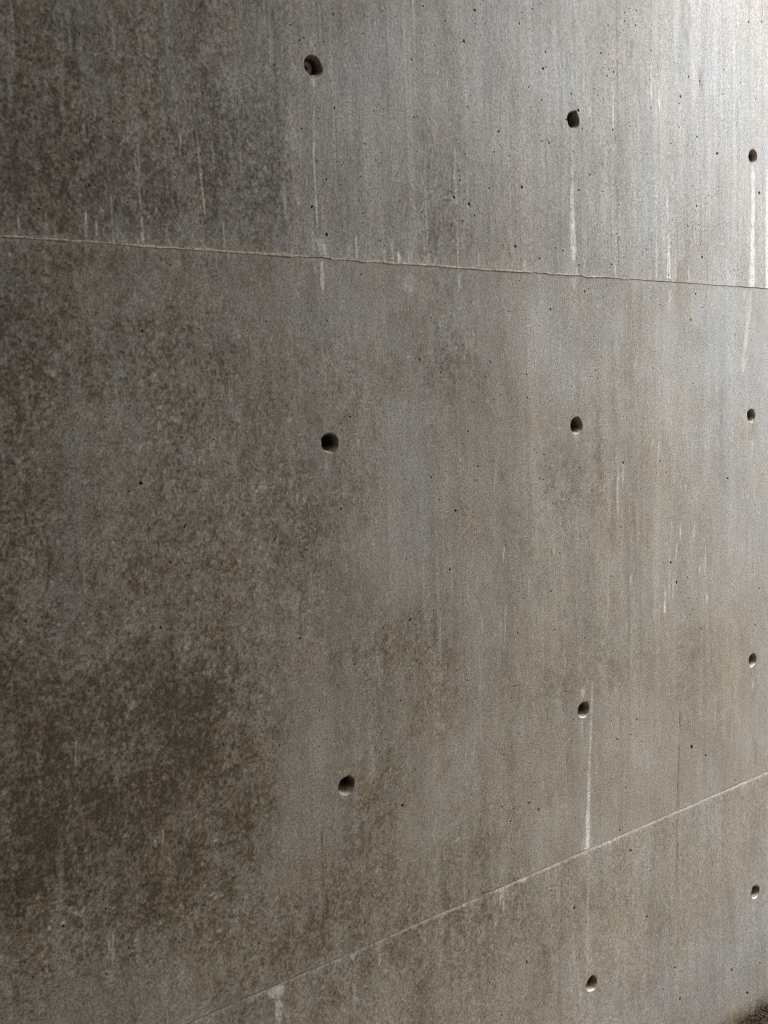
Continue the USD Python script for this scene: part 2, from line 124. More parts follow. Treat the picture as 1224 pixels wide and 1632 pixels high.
STREAKS = [([(0.4,2087.3),(-0.1,2038.6),(-5.9,1959.5),(-6.3,1890.3),(-5.0,1830.6)],4.8,0.85,0),([(-0.9,2085.2),(-2.2,2062.6)],9.6,0.5,0),([(-2.6,1830.8),(0.2,1815.9),(1.9,1802.9)],15.8,0.85,0),([(-12.1,1790.1),(-12.1,1770.0)],6.0,0.45,3),([(0.3,1796.8),(0.0,1770.5),(-0.7,1736.1)],8.5,0.9,2),([(0.5,2150.1),(-2.4,2120.7)],3.6,0.5,0),([(600.7,2084.8),(597.1,2029.3),(595.2,1968.9)],12.5,0.7,0),([(595.6,1981.0),(594.4,1884.0),(595.6,1808.2)],18.0,0.95,2),([(595.3,1798.3),(596.1,1767.6)],10.9,0.5,0),([(1204.9,2082.6),(1204.4,1956.9),(1201.2,1800.4)],20.1,1.0,2),([(1198.6,1794.5),(1185.6,1709.5),(1175.4,1672.8),(1157.4,1580.5)],17.5,0.7,0),([(1263.1,2080.5),(1262.7,1799.9)],15.6,0.95,2),([(1173.6,1793.5),(1168.4,1767.3)],12.4,0.5,0),([(292.8,2010.4),(291.6,1950.2),(293.3,1889.8)],8.9,0.55,3),([(294.8,1890.0),(294.0,1806.6),(294.9,1793.3)],6.0,0.5,0),([(296.2,1788.9),(292.9,1748.3)],7.5,0.9,0),([(223.7,2002.1),(223.0,1900.3),(223.5,1822.4)],3.5,0.5,0),([(-213.0,2043.8),(-210.1,1981.2)],2.6,0.25,0),([(-211.1,1981.1),(-207.5,1899.6),(-204.2,1840.1)],3.6,0.6,0),([(-208.3,2008.6),(-205.4,1945.5)],5.2,0.35,1),([(-305.2,1949.4),(-308.2,1880.6)],9.5,0.4,3),([(-302.2,1977.6),(-306.3,1880.8),(-307.0,1805.4)],3.8,0.45,3),([(-307.9,1818.7),(-305.0,1806.4)],8.6,0.35,3),([(-365.8,1984.1),(-364.0,1960.7)],2.3,0.6,0),([(-235.8,1973.3),(-237.9,1941.6)],3.0,0.5,0),([(-230.6,1976.7),(-231.3,1965.8)],2.0,0.5,0),([(-387.6,1847.2),(-389.0,1806.0)],3.1,0.55,0),([(-373.1,1838.2),(-374.6,1807.0)],2.3,0.45,0),([(-480.5,1826.8),(-481.2,1807.8)],2.5,0.4,3),([(-174.6,1845.2),(-175.5,1800.1)],4.3,0.5,3),([(69.9,1839.9),(70.4,1802.8)],3.8,0.7,0),([(36.2,1823.3),(35.1,1802.8)],3.7,0.3,0),([(-54.6,1812.4),(-54.6,1792.7)],5.8,0.4,3),([(-54.7,1791.7),(-55.0,1768.0)],3.5,0.3,3),([(742.6,2281.2),(740.2,2108.2)],5.8,0.35,0),([(721.3,2191.9),(718.4,2083.1)],5.7,0.75,2),([(842.5,2255.4),(840.4,2153.6)],5.1,0.8,2),([(866.2,2214.9),(866.7,2131.6)],5.2,0.6,2),([(865.3,2169.9),(866.7,2131.6)],6.2,0.4,1),([(798.1,2153.8),(797.9,2058.9)],6.0,0.4,0),([(745.2,2232.6),(743.1,2071.2)],7.8,0.3,0),([(889.2,1997.7),(891.8,1905.5)],10.7,0.7,0),([(891.8,1905.5),(892.1,1805.5)],12.9,0.85,2),([(896.1,1785.5),(894.8,1715.4)],12.9,0.5,0),([(854.1,1915.9),(849.8,1802.3)],8.4,0.6,0),([(916.9,1867.1),(915.8,1805.2)],5.4,0.5,0),([(962.5,1842.7),(961.9,1801.8)],6.7,0.45,0),([(1186.0,1782.4),(1167.8,1650.8)],7.5,0.5,0),([(728.9,2044.6),(724.9,1887.1)],5.8,0.35,1),([(734.9,2352.6),(734.9,2279.8),(733.7,2156.9)],6.7,0.5,1),([(608.3,2326.8),(609.6,2256.8),(608.7,2227.2)],16.0,0.55,1),([(972.8,2388.3),(978.5,2330.9)],13.1,0.5,1),([(1010.7,2264.3),(1012.1,2204.7)],13.5,0.55,1),([(959.2,2346.8),(971.3,2283.9)],15.3,0.4,1),([(787.6,2214.9),(790.7,2177.9)],15.9,0.4,1),([(739.1,2219.3),(734.1,1944.7)],31.1,0.25,1),([(860.2,2327.9),(856.9,2162.3)],37.1,0.2,1),([(940.3,2368.9),(939.9,2213.5)],30.2,0.22,1),([(626.2,963.5),(620.2,890.0),(611.3,782.7)],7.7,0.7,0),([(611.7,796.3),(607.8,728.5),(601.1,633.4),(598.2,600.9)],13.5,0.85,2),([(599.2,634.0),(596.1,596.0)],26.9,0.5,3),([(595.3,954.9),(594.5,928.2)],11.3,0.6,0),([(591.4,888.3),(593.4,828.2)],5.7,0.5,0),([(601.7,588.6),(599.1,564.3)],19.3,0.5,3),([(597.6,578.8),(592.2,397.4),(592.3,333.2)],7.8,0.4,0),([(558.3,367.8),(564.2,308.7),(569.2,217.9)],5.7,0.45,0),([(-161.6,598.9),(-159.4,575.8)],28.1,0.75,0),([(-157.7,582.9),(-160.9,511.4)],16.5,0.75,0),([(-431.3,789.0),(-433.9,740.6)],4.7,0.6,0),([(-424.6,788.5),(-429.5,734.0)],4.7,0.6,0),([(-457.5,1098.4),(-461.2,1038.6)],2.7,0.5,0),([(-335.4,927.8),(-339.0,891.8)],3.5,0.4,0),([(-432.7,730.3),(-433.4,720.6)],4.7,0.4,0),([(-153.0,795.9),(-154.3,774.5)],3.5,0.3,0),([(713.3,1434.0),(718.1,1387.2),(710.8,1334.5)],9.9,0.6,0),([(713.4,1360.9),(715.7,1293.9)],8.0,0.6,0),([(734.8,1419.4),(731.3,1359.5)],6.0,0.5,0),([(687.9,1363.0),(688.1,1296.6)],5.9,0.3,0),([(674.6,1377.3),(671.4,1331.4)],4.8,0.4,0),([(707.8,1374.7),(699.8,1295.4),(695.4,1202.0)],27.6,0.22,1),([(655.9,1534.5),(657.9,1469.8),(657.6,1391.7)],19.1,0.3,1),([(853.6,1459.9),(846.2,1412.2),(841.5,1389.1)],6.4,0.6,0),([(834.5,1460.8),(827.7,1440.7)],4.2,0.43,0),([(849.3,1460.1),(840.8,1350.6)],8.5,0.35,1),([(909.7,1443.1),(901.6,1359.7)],4.4,0.36,0),([(926.9,1272.6),(923.7,1215.8)],4.5,0.54,2),([(912.6,1224.2),(905.1,1175.2)],4.4,0.47,2),([(976.7,1260.3),(969.3,1222.1)],4.6,0.43,2),([(1018.0,1207.8),(1012.3,1124.6)],4.7,0.5,2),([(994.0,1163.8),(991.3,1137.8)],4.7,0.43,2),([(893.6,1275.9),(885.2,1177.7),(881.3,1085.5)],4.4,0.4,2),([(868.8,1123.0),(865.3,1052.2)],6.6,0.8,2),([(850.9,1097.3),(847.9,1055.1)],4.3,0.36,2),([(1060.7,1177.6),(1060.3,1140.4)],4.8,0.36,0),([(1021.4,1093.7),(1023.3,1056.2)],4.8,0.43,2),([(831.2,1086.1),(828.3,1051.2)],4.3,0.36,2),([(898.0,1147.5),(894.6,1083.4)],4.4,0.36,2),([(736.5,1073.3),(735.8,1045.7)],4.1,0.43,0),([(943.9,1356.4),(945.7,1327.8)],4.5,0.36,0),([(979.9,1324.9),(984.3,1310.1)],6.9,0.5,0),([(936.9,1483.7),(938.7,1455.6)],4.5,0.36,0),([(370.9,1430.7),(360.2,1365.7)],4.8,0.4,0),([(385.9,1278.3),(382.8,1242.0)],4.9,0.5,0),([(386.4,1167.7),(379.3,1069.5)],6.6,0.35,0),([(223.2,1168.9),(218.5,1099.0)],3.7,0.4,0),([(450.3,1208.3),(446.5,1152.2)],4.3,0.4,0),([(323.9,1146.8),(320.6,1104.7)],4.0,0.4,0),([(683.6,1203.5),(676.1,1069.6)],5.9,0.35,0),([(753.2,1174.0),(752.4,1139.8)],5.1,0.5,0),([(347.3,601.3),(347.3,560.9)],8.3,0.5,0),([(355.6,598.5),(353.4,544.4)],6.7,0.55,0),([(337.3,602.1),(338.1,581.1)],6.6,0.4,0),([(410.5,601.3),(411.7,587.6)],13.8,0.5,3),([(501.8,601.1),(500.3,555.3)],4.6,0.5,0),([(667.6,602.0),(668.7,567.5)],10.0,0.45,0),([(687.9,601.6),(687.4,581.7)],8.1,0.4,0),([(755.0,528.7),(754.6,511.2)],10.6,0.35,0),([(-2.8,584.2),(-4.7,549.7),(-8.0,465.9)],9.2,0.4,3),([(52.1,590.5),(50.7,537.2)],4.1,0.5,0),([(-3.5,596.2),(-4.3,582.4)],10.5,0.55,0),([(-284.1,597.4),(-283.9,584.5)],7.5,0.5,3),([(586.9,547.3),(584.6,470.9)],19.2,0.3,1),([(897.4,589.4),(894.1,392.7)],9.2,0.4,1),([(915.0,824.1),(904.5,602.5)],11.4,0.35,1),([(908.2,825.6),(911.3,735.8)],6.8,0.3,3),([(302.6,602.2),(297.0,507.5)],11.3,0.3,1),([(-72.4,797.5),(-56.1,752.9)],3.8,0.3,1),([(-41.0,838.3),(-60.4,743.1)],5.0,0.4,1),([(1079.1,802.9),(1080.7,709.4)],19.9,0.35,3),([(1049.9,840.0),(1046.3,733.2)],9.8,0.3,0),([(1215.0,692.8),(1212.0,612.6)],13.4,0.35,1),([(1199.6,1442.3),(1199.4,1397.1)],10.3,0.3,0),([(1199.8,881.2),(1199.5,808.3)],10.5,0.4,0),([(592.8,1484.5),(594.0,1465.4)],12.9,0.3,0),([(1.1,1487.4),(-2.9,1440.3)],7.5,0.4,0),([(-9.4,1477.5),(-11.8,1435.7)],6.2,0.4,3),([(3.1,1523.9),(3.8,1513.4)],12.4,0.35,1),([(1.9,1480.0),(1.8,1434.7)],15.0,0.3,1),([(8.0,1476.5),(6.9,1458.6)],6.3,0.4,1),([(-0.7,2089.1),(1.7,2068.1)],8.4,0.5,0),([(-14.9,2086.8),(-17.9,2016.6)],16.6,0.18,1),([(-0.8,885.3),(-3.3,815.7)],12.9,0.2,1),([(597.1,887.1),(596.8,813.7)],13.3,0.25,1),([(1204.9,2088.3),(1214.9,2075.2)],12.5,0.3,1),([(1202.4,1484.2),(1202.2,1442.2)],15.4,0.3,1),([(1202.5,887.0),(1199.6,840.1)],15.8,0.3,1),([(3.1,932.8),(2.5,920.6)],10.3,0.35,3),([(1200.0,279.4),(1199.8,237.8)],10.8,0.3,0),([(-489.0,980.8),(-498.2,861.3),(-505.1,758.8)],15.8,0.16,3),([(-484.0,1173.4),(-491.6,1028.1)],22.6,0.3,1),([(-471.4,1152.4),(-475.6,1098.1)],10.5,0.25,1),([(-204.0,2161.0),(-211.1,2026.2)],4.1,0.35,1),([(-247.9,2152.1),(-251.8,2055.3)],11.8,0.3,3),([(-177.3,2166.5),(-182.1,2048.7)],27.1,0.18,3),([(-468.8,2107.0),(-480.9,1945.1)],11.4,0.3,3),([(-426.9,2067.0),(-432.9,1967.9)],10.2,0.15,3),([(59.7,1794.0),(52.0,1606.4)],7.7,0.22,1),([(-30.5,1347.9),(-10.9,1430.4)],4.9,0.25,1),([(-45.8,1318.0),(-74.9,1216.5),(-75.3,1168.8)],3.6,0.35,1),([(-75.4,1227.1),(-75.6,1163.5)],7.2,0.2,1),([(-241.0,1243.0),(-254.7,1165.8)],4.2,0.3,1),([(-248.7,1886.4),(-248.8,1841.2)],2.0,0.5,1),([(178.2,1783.2),(183.2,1744.5)],20.9,0.55,0),([(156.2,1782.1),(155.5,1767.1)],6.8,0.3,0),([(172.2,1773.2),(168.1,1746.2)],6.9,0.35,0)]
CRACKS = [[(-517.1,1448.2),(-515.0,1433.3),(-510.4,1417.3)],[(-252.0,1881.6),(-251.3,1863.6),(-248.7,1843.0)],[(-217.5,1356.4),(-227.4,1351.6),(-232.0,1330.5),(-237.8,1306.7)],[(-46.1,1312.7),(-55.3,1300.2),(-63.0,1293.8)],[(-73.6,1237.4),(-74.9,1195.3),(-72.0,1162.9)],[(-4.7,1429.9),(-22.0,1410.3),(-41.5,1328.0)],[(-53.8,836.5),(-57.9,787.3),(-55.8,735.9)],[(-555.0,917.9),(-556.0,872.1)],[(-472.4,1391.4),(-478.5,1334.5),(-488.4,1273.5)],[(-248.1,1263.8),(-254.9,1225.4)],[(915.0,824.1),(902.2,603.1),(894.1,392.7)],[(736.8,2353.0),(734.0,2169.3),(728.3,1868.3)]]
STAINS = [(-337,1055,148,106,0.58),(-264,894,169,131,0.55),(-522,954,102,136,0.7),(-403,818,143,77,0.4),(-279,1141,206,68,0.32),(-468,1078,106,137,0.35),(-297,1035,47,49,0.3),(-326,988,60,29,0.2),(-521,972,32,54,0.35),(-429,982,41,33,0.25),(-504,896,52,33,0.3),(-250,1115,74,28,0.4),(-381,925,35,35,0.3),(-191,915,50,37,0.3),(-561,901,33,45,0.4),(-256,1025,42,60,0.3),(211,1287,38,103,0.16),(-67,1300,26,125,0.18),(81,965,122,45,0.16),(293,726,191,50,0.14),(30,1607,88,52,0.16),(513,1649,69,146,-0.14),(663,1166,58,187,0.15),(924,1773,262,54,0.1),(243,1649,87,56,0.14),(-372,1874,199,95,0.62),(-174,1931,190,149,0.32),(-439,2016,93,99,0.18),(-267,2044,97,124,0.22),(538,788,479,254,0.2),(76,590,277,130,0.12),(738,948,287,167,0.12),(1172,148,214,150,-0.2),(-504,1614,58,185,0.5),(-217,1610,136,105,0.3),(-314,1648,116,73,0.3),(102,1616,186,86,0.3),(-63,1372,72,72,0.3),(-306,1349,218,151,0.22),(-521,1288,75,174,0.3),(240,1902,158,120,0.3),(-78,1903,160,126,0.16),(107,639,254,119,0.18),(-176,695,184,96,0.3),(48,847,80,102,0.28),(214,1040,89,94,0.25),(148,1170,112,68,0.2),(76,1125,81,33,0.3),(931,806,78,178,0.25),(619,972,230,54,0.2),(651,1431,190,78,0.22),(501,1328,140,75,0.2),(624,457,236,85,0.12),(675,2269,111,96,0.15),(762,1985,395,152,0.1),(486,1864,168,59,0.15),(326,1487,140,128,0.12),(1177,986,155,93,0.12),(738,1779,118,51,0.12),(746,1291,121,216,0.14),(42,1480,51,64,0.12),(-330,2085,111,69,0.2),(-64,945,74,184,-0.5),(-126,831,71,118,-0.3),(153,1271,126,113,-0.22),(547,2164,69,70,-0.35),(479,670,107,66,-0.3),(142,760,86,71,-0.2),(930,776,115,60,-0.25),(-427,1507,71,106,-0.2),(-334,1773,226,36,-0.12),(168,2114,81,124,-0.15),(60,1917,76,204,-0.08),(1035,1651,373,170,-0.2),(340,2164,211,131,-0.12),(1087,2155,281,219,-0.25),(652,758,158,83,-0.15),(205,850,89,96,-0.12),(-96,1608,69,80,-0.1),(-460,692,183,48,-0.12),(1068,187,304,130,-0.15)]
# ---------------------------------------------------------------- noise on the wall plane
def hash2(i, j, seed):
    h = (i * 374761393 + j * 668265263 + seed * 144665 + 1013) & 0xFFFFFFFF
    h = ((h ^ (h >> 13)) * 1274126177) & 0xFFFFFFFF
    return ((h ^ (h >> 16)) & 0xFFFFFF) / 16777215.0


def vn(x, z, seed):
    """value noise 0..1; x (nx,) and z (nz,) are the lattice's lines, or both are flat lists of points"""
    i, j = np.floor(x).astype(np.int64), np.floor(z).astype(np.int64)
    tx, tz = x - i, z - j
    tx, tz = tx * tx * (3 - 2 * tx), tz * tz * (3 - 2 * tz)
    a, b, c, d = hash2(i, j, seed), hash2(i + 1, j, seed), hash2(i, j + 1, seed), hash2(i + 1, j + 1, seed)
    return (a + (b - a) * tx) * (1 - tz) + (c + (d - c) * tx) * tz


def fb(x, z, sx, sz, seed, octaves=4, gain=0.55):
    """fractal noise, -1..1, features sx by sz metres"""
    out, amp, tot = 0, 1.0, 0
    for o in range(octaves):
        out = out + amp * (vn(x / sx * 2 ** o + 7.3 * o, z / sz * 2 ** o + 3.1 * o, seed + o) - 0.5); tot += amp; amp *= gain
    return out / tot * 2.6


def smooth(a, b, v):
    t = np.clip((v - a) / (b - a), 0, 1)
    return t * t * (3 - 2 * t)


rng = np.random.default_rng(11)
J1, J2 = 1.800, 0.600           # the two joints
N_SPOT = 130000                  # pale aggregate freckles
spots = np.c_[rng.uniform(-0.8, 1.5, N_SPOT), rng.uniform(-0.02, 2.7, N_SPOT)]
spot_r, spot_v = rng.lognormal(math.log(0.0024), 0.5, N_SPOT), rng.normal(0, 1, N_SPOT)
spot_tree = cKDTree(spots)

# fine pores and drips that are too many to measure, strewn at random
pores = [(x / 1000, z / 1000, r / 1000 * (1.0 if z > 1800 else 0.85)) for x, z, r in PORES]
tie = [(x / 1000, z / 1000) for x, z in TIE_HOLES]
swarm = np.c_[rng.uniform(-0.1, 1.35, 26), np.r_[rng.uniform(1.85, 2.5, 16), rng.uniform(0.1, 1.7, 10)]]
for n_ in range(1500):
    x, z = rng.uniform(-0.6, 1.4), rng.uniform(0.02, 2.6)
    if n_ % 3 == 0:         # many stand in little swarms
        sx0, sz0 = swarm[n_ // 3 % len(swarm)]; x, z = sx0 + rng.normal(0, 0.028), sz0 + rng.normal(0, 0.06)
    keep = 0.18 + 0.5 * (z > J1) + 0.3 * smooth(-0.3, 0.8, x)
    if rng.random() < keep and all((x - a) ** 2 + (z - b) ** 2 > 0.035 ** 2 for a, b in tie):
        pores.append((x, z, rng.uniform(0.0005, 0.0012)))
streaks = [([(x / 1000, z / 1000) for x, z in pl], w / 1000, min(1.0, a * 1.35), t) for pl, w, a, t in STREAKS]
for x in np.r_[np.concatenate([c + rng.normal(0, 0.018, rng.integers(3, 9)) for c in rng.uniform(0.10, 0.66, 9)]), rng.uniform(-0.5, 0.1, 9), rng.uniform(0.62, 1.4, 22)]:     # lime teeth that stand on the upper joint
    h = min(0.09, rng.lognormal(math.log(0.013), 0.75))
    streaks.append(([(x, J1 + h), (x + rng.normal(0, 0.0006), J1 + h * 0.4), (x, J1)], rng.uniform(0.002, 0.008), rng.uniform(0.2, 0.8), int(rng.choice([0, 3, 3]))))
for x in rng.uniform(-0.5, 1.4, 30):                                                                       # short drips below the upper joint
    streaks.append(([(x, J1 - 0.002), (x, J1 - 0.004 - abs(rng.normal(0, 0.014)))], rng.uniform(0.003, 0.008), rng.uniform(0.25, 0.6), 3))
for x in np.r_[rng.uniform(0.9, 1.4, 26), rng.uniform(0.2, 0.9, 14)]:                                    # and below the lower one
    streaks.append(([(x, J2 - 0.001), (x, J2 - 0.004 - abs(rng.normal(0, 0.012)))], rng.uniform(0.003, 0.008), rng.uniform(0.2, 0.5), 0))
for _ in range(110):                                                                                        # hairline scratches of the right half
    x, z = rng.uniform(0.45, 1.4), rng.uniform(0.15, 2.5)
    h = rng.uniform(0.01, 0.05)
    streaks.append(([(x, z + h), (x - 0.03 * h, z)], rng.uniform(0.0018, 0.003), rng.uniform(0.2, 0.5), 0))
for _ in range(300):                                                                                        # long faint runs down the upper lift
    x, z, h = rng.uniform(-0.5, 1.4), rng.uniform(1.9, 2.65), rng.uniform(0.05, 0.3)
    zb = max(z - h, J1 + 0.001)
    streaks.append(([(x, z), (x + rng.normal(0, 0.001), zb)], rng.uniform(0.0018, 0.006), rng.uniform(0.12, 0.48), int(rng.choice([0, 1, 1, 1, 3]))))
for _ in range(130):
    x, z, h = rng.uniform(0.1, 1.4), rng.uniform(0.3, 1.7), rng.uniform(0.05, 0.3)
    streaks.append(([(x, z), (x + rng.normal(0, 0.001), z - h)], rng.uniform(0.002, 0.009), rng.uniform(0.10, 0.34), int(rng.choice([0, 1, 1, 3]))))
STREAK_TINT = {0: (0.60, 0.585, 0.56), 2: (0.78, 0.77, 0.75), 3: (0.53, 0.525, 0.515)}


def surface(xl, zl):
    """albedo (nz, nx, 3), wear (nz, nx) and relief towards the viewer in metres (nz, nx) on the lattice of lines xl, zl"""
    X, Z = xl[None, :], zl[:, None]
    n = lambda sx, sz, seed, o=4, g=0.55: fb(X, Z, sx, sz, seed, o, g)
    # how much grime: more to the left, where rain water and damp sit, broken up by clouds of noise
    left = smooth(1.3, -0.6, X)
    ctrl = 0.19 + 0.27 * left + 0.0 * Z
    for cx, cz, rx, rz, a in STAINS:
        u = ((X - cx / 1000) / (rx / 1000)) ** 2 + ((Z - cz / 1000) / (rz / 1000)) ** 2
        ctrl = ctrl + a * np.exp(-np.minimum(u, 30) * 0.9) * 0.46
    cloud, band, band2 = n(0.16, 0.28, 20, 6, 0.62), n(0.045, 0.6, 30, 4), n(0.03, 0.45, 35, 3)
    ctrl = ctrl + 0.15 * cloud + 0.09 * band * (0.7 + 0.9 * (Z > J1))
    ctrl = ctrl + 0.75 * smooth(0.035, -0.03, Z + 0.012 * cloud) + 0.25 * smooth(0.3, 0.0, Z) * smooth(0.9, 1.4, X) * 0.3
    fine, mid = n(0.0046, 0.0054, 40, 2, 0.8), n(0.016, 0.024, 50, 4, 0.65)
    grit = n(0.0034, 0.0038, 60, 2, 0.7)
    matt = smooth(0.2, 0.75, ctrl)                          # blotchy where it is dirty, silky where it is clean
    grime = np.clip(ctrl + (0.12 + 0.42 * matt) * fine + (0.08 + 0.24 * matt) * mid + 0.30 * grit * matt + 0.10 * n(0.05, 0.07, 98, 4, 0.6), 0, 1.25)
    vert = n(0.0042, 0.075, 70, 3, 0.6); vert2 = n(0.014, 0.30, 80, 3)
    patch, patch2 = n(0.11, 0.19, 95, 5, 0.6), n(0.042, 0.07, 97, 4, 0.6)
    tone = 1 + (0.06 + 0.09 * (Z > J1)) * vert + (0.08 + 0.07 * (Z > J1)) * vert2 + 0.075 * band2 + 0.05 * mid + (0.13 + 0.07 * matt) * grit + (0.11 + 0.07 * matt) * fine + 0.07 * patch + 0.07 * n(0.10, 0.12, 90, 3)
    grime = np.where(grime > 0.95, 0.95 + 0.3 * (1 - np.exp(-(grime - 0.95) / 0.3)), grime)
    # clean silky concrete to soaked brown
    c0, c1, c2, c3 = (np.array(c) for c in ((0.440, 0.428, 0.408), (0.330, 0.305, 0.264), (0.200, 0.167, 0.121), (0.052, 0.037, 0.021)))
    g = grime[..., None]
    col = np.where(g < 0.35, c0 + (c1 - c0) * np.clip(g / 0.35, 0, 1), np.where(g < 0.75, c1 + (c2 - c1) * (g - 0.35) / 0.4, c2 + (c3 - c2) * np.clip((g - 0.75) / 0.5, 0, 1)))
    hue = (n(0.05, 0.07, 100, 3) * 0.6 - 0.8 * patch)[..., None]; hue2 = n(0.013, 0.017, 110, 3)[..., None]
    col = col * tone[..., None] * (1 + hue * np.array([0.04, 0.0, -0.045]) + hue2 * np.array([0.026, -0.008, -0.026]) + (0.6 * band2 - 1.3 * smooth(0.30, 0.08, ctrl))[..., None] * np.array([0.028, 0.0, -0.036]))
    # freckles of paler and darker aggregate
    xi, zi = np.nonzero((xl > -0.78) & (xl < 1.48))[0], np.nonzero((zl > -0.01) & (zl < 2.68))[0]
    if len(xi) and len(zi):
        pts = np.stack(np.broadcast_arrays(xl[xi][None, :], zl[zi][:, None]), -1).reshape(-1, 2)
        d, k = spot_tree.query(pts, distance_upper_bound=0.012)
        ok = d < 0.012; k = np.where(ok, k, 0)
        wgt = np.where(ok, smooth(1.15, 0.45, d / spot_r[k]), 0) * np.clip(spot_v[k], -0.8, 2.4)
        wgt = wgt.reshape(len(zi), len(xi)) * (0.07 + 0.20 * matt[np.ix_(zi, xi)] * (1 - 0.35 * (zl[zi] > J1)[:, None]))
        sub = np.ix_(zi, xi)
        col[sub] = col[sub] * (1 + 1.0 * wgt[..., None]) + np.maximum(wgt, 0)[..., None] * np.array([0.10, 0.092, 0.075]) * 0.8
    relief = 0.00022 * mid + 0.0006 * n(0.35, 0.35, 120, 2) + 0.00010 * fine * matt + 0.00006 * vert
    wear = np.clip(0.2 + 0.9 * (grime - 0.15), 0, 1)
    # pale haze of lime that seeps out above the joints
    for zj, top, amt in ((J1, 0.045, 0.42), (J2, 0.03, 0.22)):
        if zl[0] < zj + 0.1 and zl[-1] > zj - 0.05:
            hz = np.where(Z > zj, np.exp(-np.clip(Z - zj, 0, 1) / top * 2.2), np.exp(-np.clip(zj - Z, 0, 1) / top * 5)) * np.clip(0.55 + 0.75 * n(0.022, 0.05, 130, 4), 0, 1.4) * amt
            col = col + hz[..., None] * (np.array([0.44, 0.435, 0.425]) - col)
    if zl[0] < J1 + 0.02 and zl[-1] > J1 - 0.02:
        m = np.exp(-((Z - J1 + 0.0012) / (0.0056 * (1 + 0.5 * fb(X, X * 0 + 3, 0.03, 1, 135, 3)))) ** 2) * np.clip(0.6 + 0.6 * n(0.012, 0.006, 136, 3), 0, 1) * smooth(1.3, 0.55, X)
        col = col + (0.75 * m)[..., None] * (np.array([0.50, 0.445, 0.375]) - col)
    # a form-board edge: paler to the right of it, fading away
    for xe, z0, z1, wdt, a in ((0.462, 1.16, 1.76, 0.10, 0.17), (0.475, 0.95, 1.2, 0.05, 0.10), (-0.175, 1.93, 2.6, 0.06, 0.06), (0.03, 1.0, 1.7, 0.08, 0.06), (0.80, 1.1, 1.75, 0.09, 0.07), (0.75, 0.62, 1.0, 0.07, 0.07), (0.36, 1.9, 2.6, 0.08, 0.08), (0.98, 0.1, 0.55, 0.08, 0.07)):
        if zl[0] < z1 and zl[-1] > z0:
            m = smooth(z0, z0 + 0.12, Z) * smooth(z1 + 0.02, z1 - 0.05, Z) * smooth(xe - 0.002, xe + 0.004, X + 0.002 * mid) * np.exp(-np.clip(X - xe, 0, 9) / wdt)
            col = col * (1 + a * m[..., None])
    # lime runs and wet streaks
    for pl, w, a, tint in streaks:
        zt, zb = pl[0][1], pl[-1][1]
        j0, j1 = np.searchsorted(zl, zb - 0.004), np.searchsorted(zl, zt + 0.004)
        px = [p[0] for p in pl]
        i0, i1 = np.searchsorted(xl, min(px) - 2.2 * w), np.searchsorted(xl, max(px) + 2.2 * w)
        if j1 <= j0 or i1 <= i0: continue
        zz, xx = zl[j0:j1], xl[i0:i1]
        seed = 300 + int(abs(px[0]) * 9973) % 97
        cx = np.interp(zz, [p[1] for p in pl][::-1], px[::-1]) + 0.12 * w * fb(zz, zz * 0 + 0.5, 0.02, 1, seed, 2)
        along = np.clip((zt - zz) / max(zt - zb, 1e-6), 0, 1); long = smooth(0.03, 0.12, zt - zb)
        hw = 0.46 * w * (1 - 0.5 * long * (1 - along)) * (1 + 0.35 * fb(zz, zz * 0 + 1.5, 0.018, 1, seed + 5, 3))
        tail = 0.0 if min(abs(zb - J1), abs(zb - J2)) < 0.008 else min(0.05, 0.5 * (zt - zb))
        hw = hw * (0.25 + 0.75 * smooth(zb - 0.001, zb + tail + 0.001, zz))
        ends = smooth(zb - 0.003, zb + 0.004 + 0.6 * tail, zz) * smooth(zt + 0.003, zt - 0.25 * min(0.03, zt - zb), zz) * (1 - 0.45 * long * (1 - along) ** 1.5)
        broken = np.clip(0.82 + 0.5 * fb(zz, zz * 0 + 2.5, 0.014, 1, seed + 9, 4), 0.75 if tint == 2 else 0.1, 1.1)
        step = np.gradient(xx)[None, :]
        soft = np.maximum(hw[:, None] * 0.4, 0.5 * step)
        m = (1 - smooth(-0.5, 1.0, (np.abs(xx[None, :] - cx[:, None]) - hw[:, None]) / soft)) * np.clip(2 * hw[:, None] / step, 0, 1) ** 0.5
        m = m * (a * ends * broken)[:, None] * (1 + 0.4 * fb(xx[None, :], zz[:, None], 0.003, 0.012, 140, 2))
        m = np.clip(m, 0, 1)[..., None]; blk = col[j0:j1, i0:i1]
        col[j0:j1, i0:i1] = blk * (1 - 0.62 * m * np.array([0.95, 1.0, 1.05])) if tint == 1 else blk + m * (np.maximum(np.array(STREAK_TINT[tint]), blk * (1.5 if tint == 2 else 1.3)) - blk)
        if tint != 1: relief[j0:j1, i0:i1] += 0.00035 * m[..., 0]
    # hairline cracks
    for pl in CRACKS:
        pl = [(x / 1000, z / 1000) for x, z in pl]
        zt, zb = pl[0][1], pl[-1][1]
        j0, j1 = np.searchsorted(zl, min(zb, zt)), np.searchsorted(zl, max(zb, zt))
        if j1 <= j0: continue
        zz = zl[j0:j1]; px = [p[0] for p in pl]
        cx = np.interp(zz, [p[1] for p in pl][::-1], px[::-1]) + 0.0016 * fb(zz, zz * 0 + 4.5, 0.015, 1, 77, 3)
        i0, i1 = np.searchsorted(xl, min(px) - 0.01), np.searchsorted(xl, max(px) + 0.01)
        xx = xl[i0:i1]
        m = np.exp(-((xx[None, :] - cx[:, None]) / 0.0014) ** 2) * np.clip(0.5 + 0.8 * fb(zz, zz * 0 + 6.5, 0.02, 1, 78, 3), 0, 1)[:, None]
        col[j0:j1, i0:i1] *= (1 - 0.75 * m)[..., None]; relief[j0:j1, i0:i1] -= 0.0004 * m
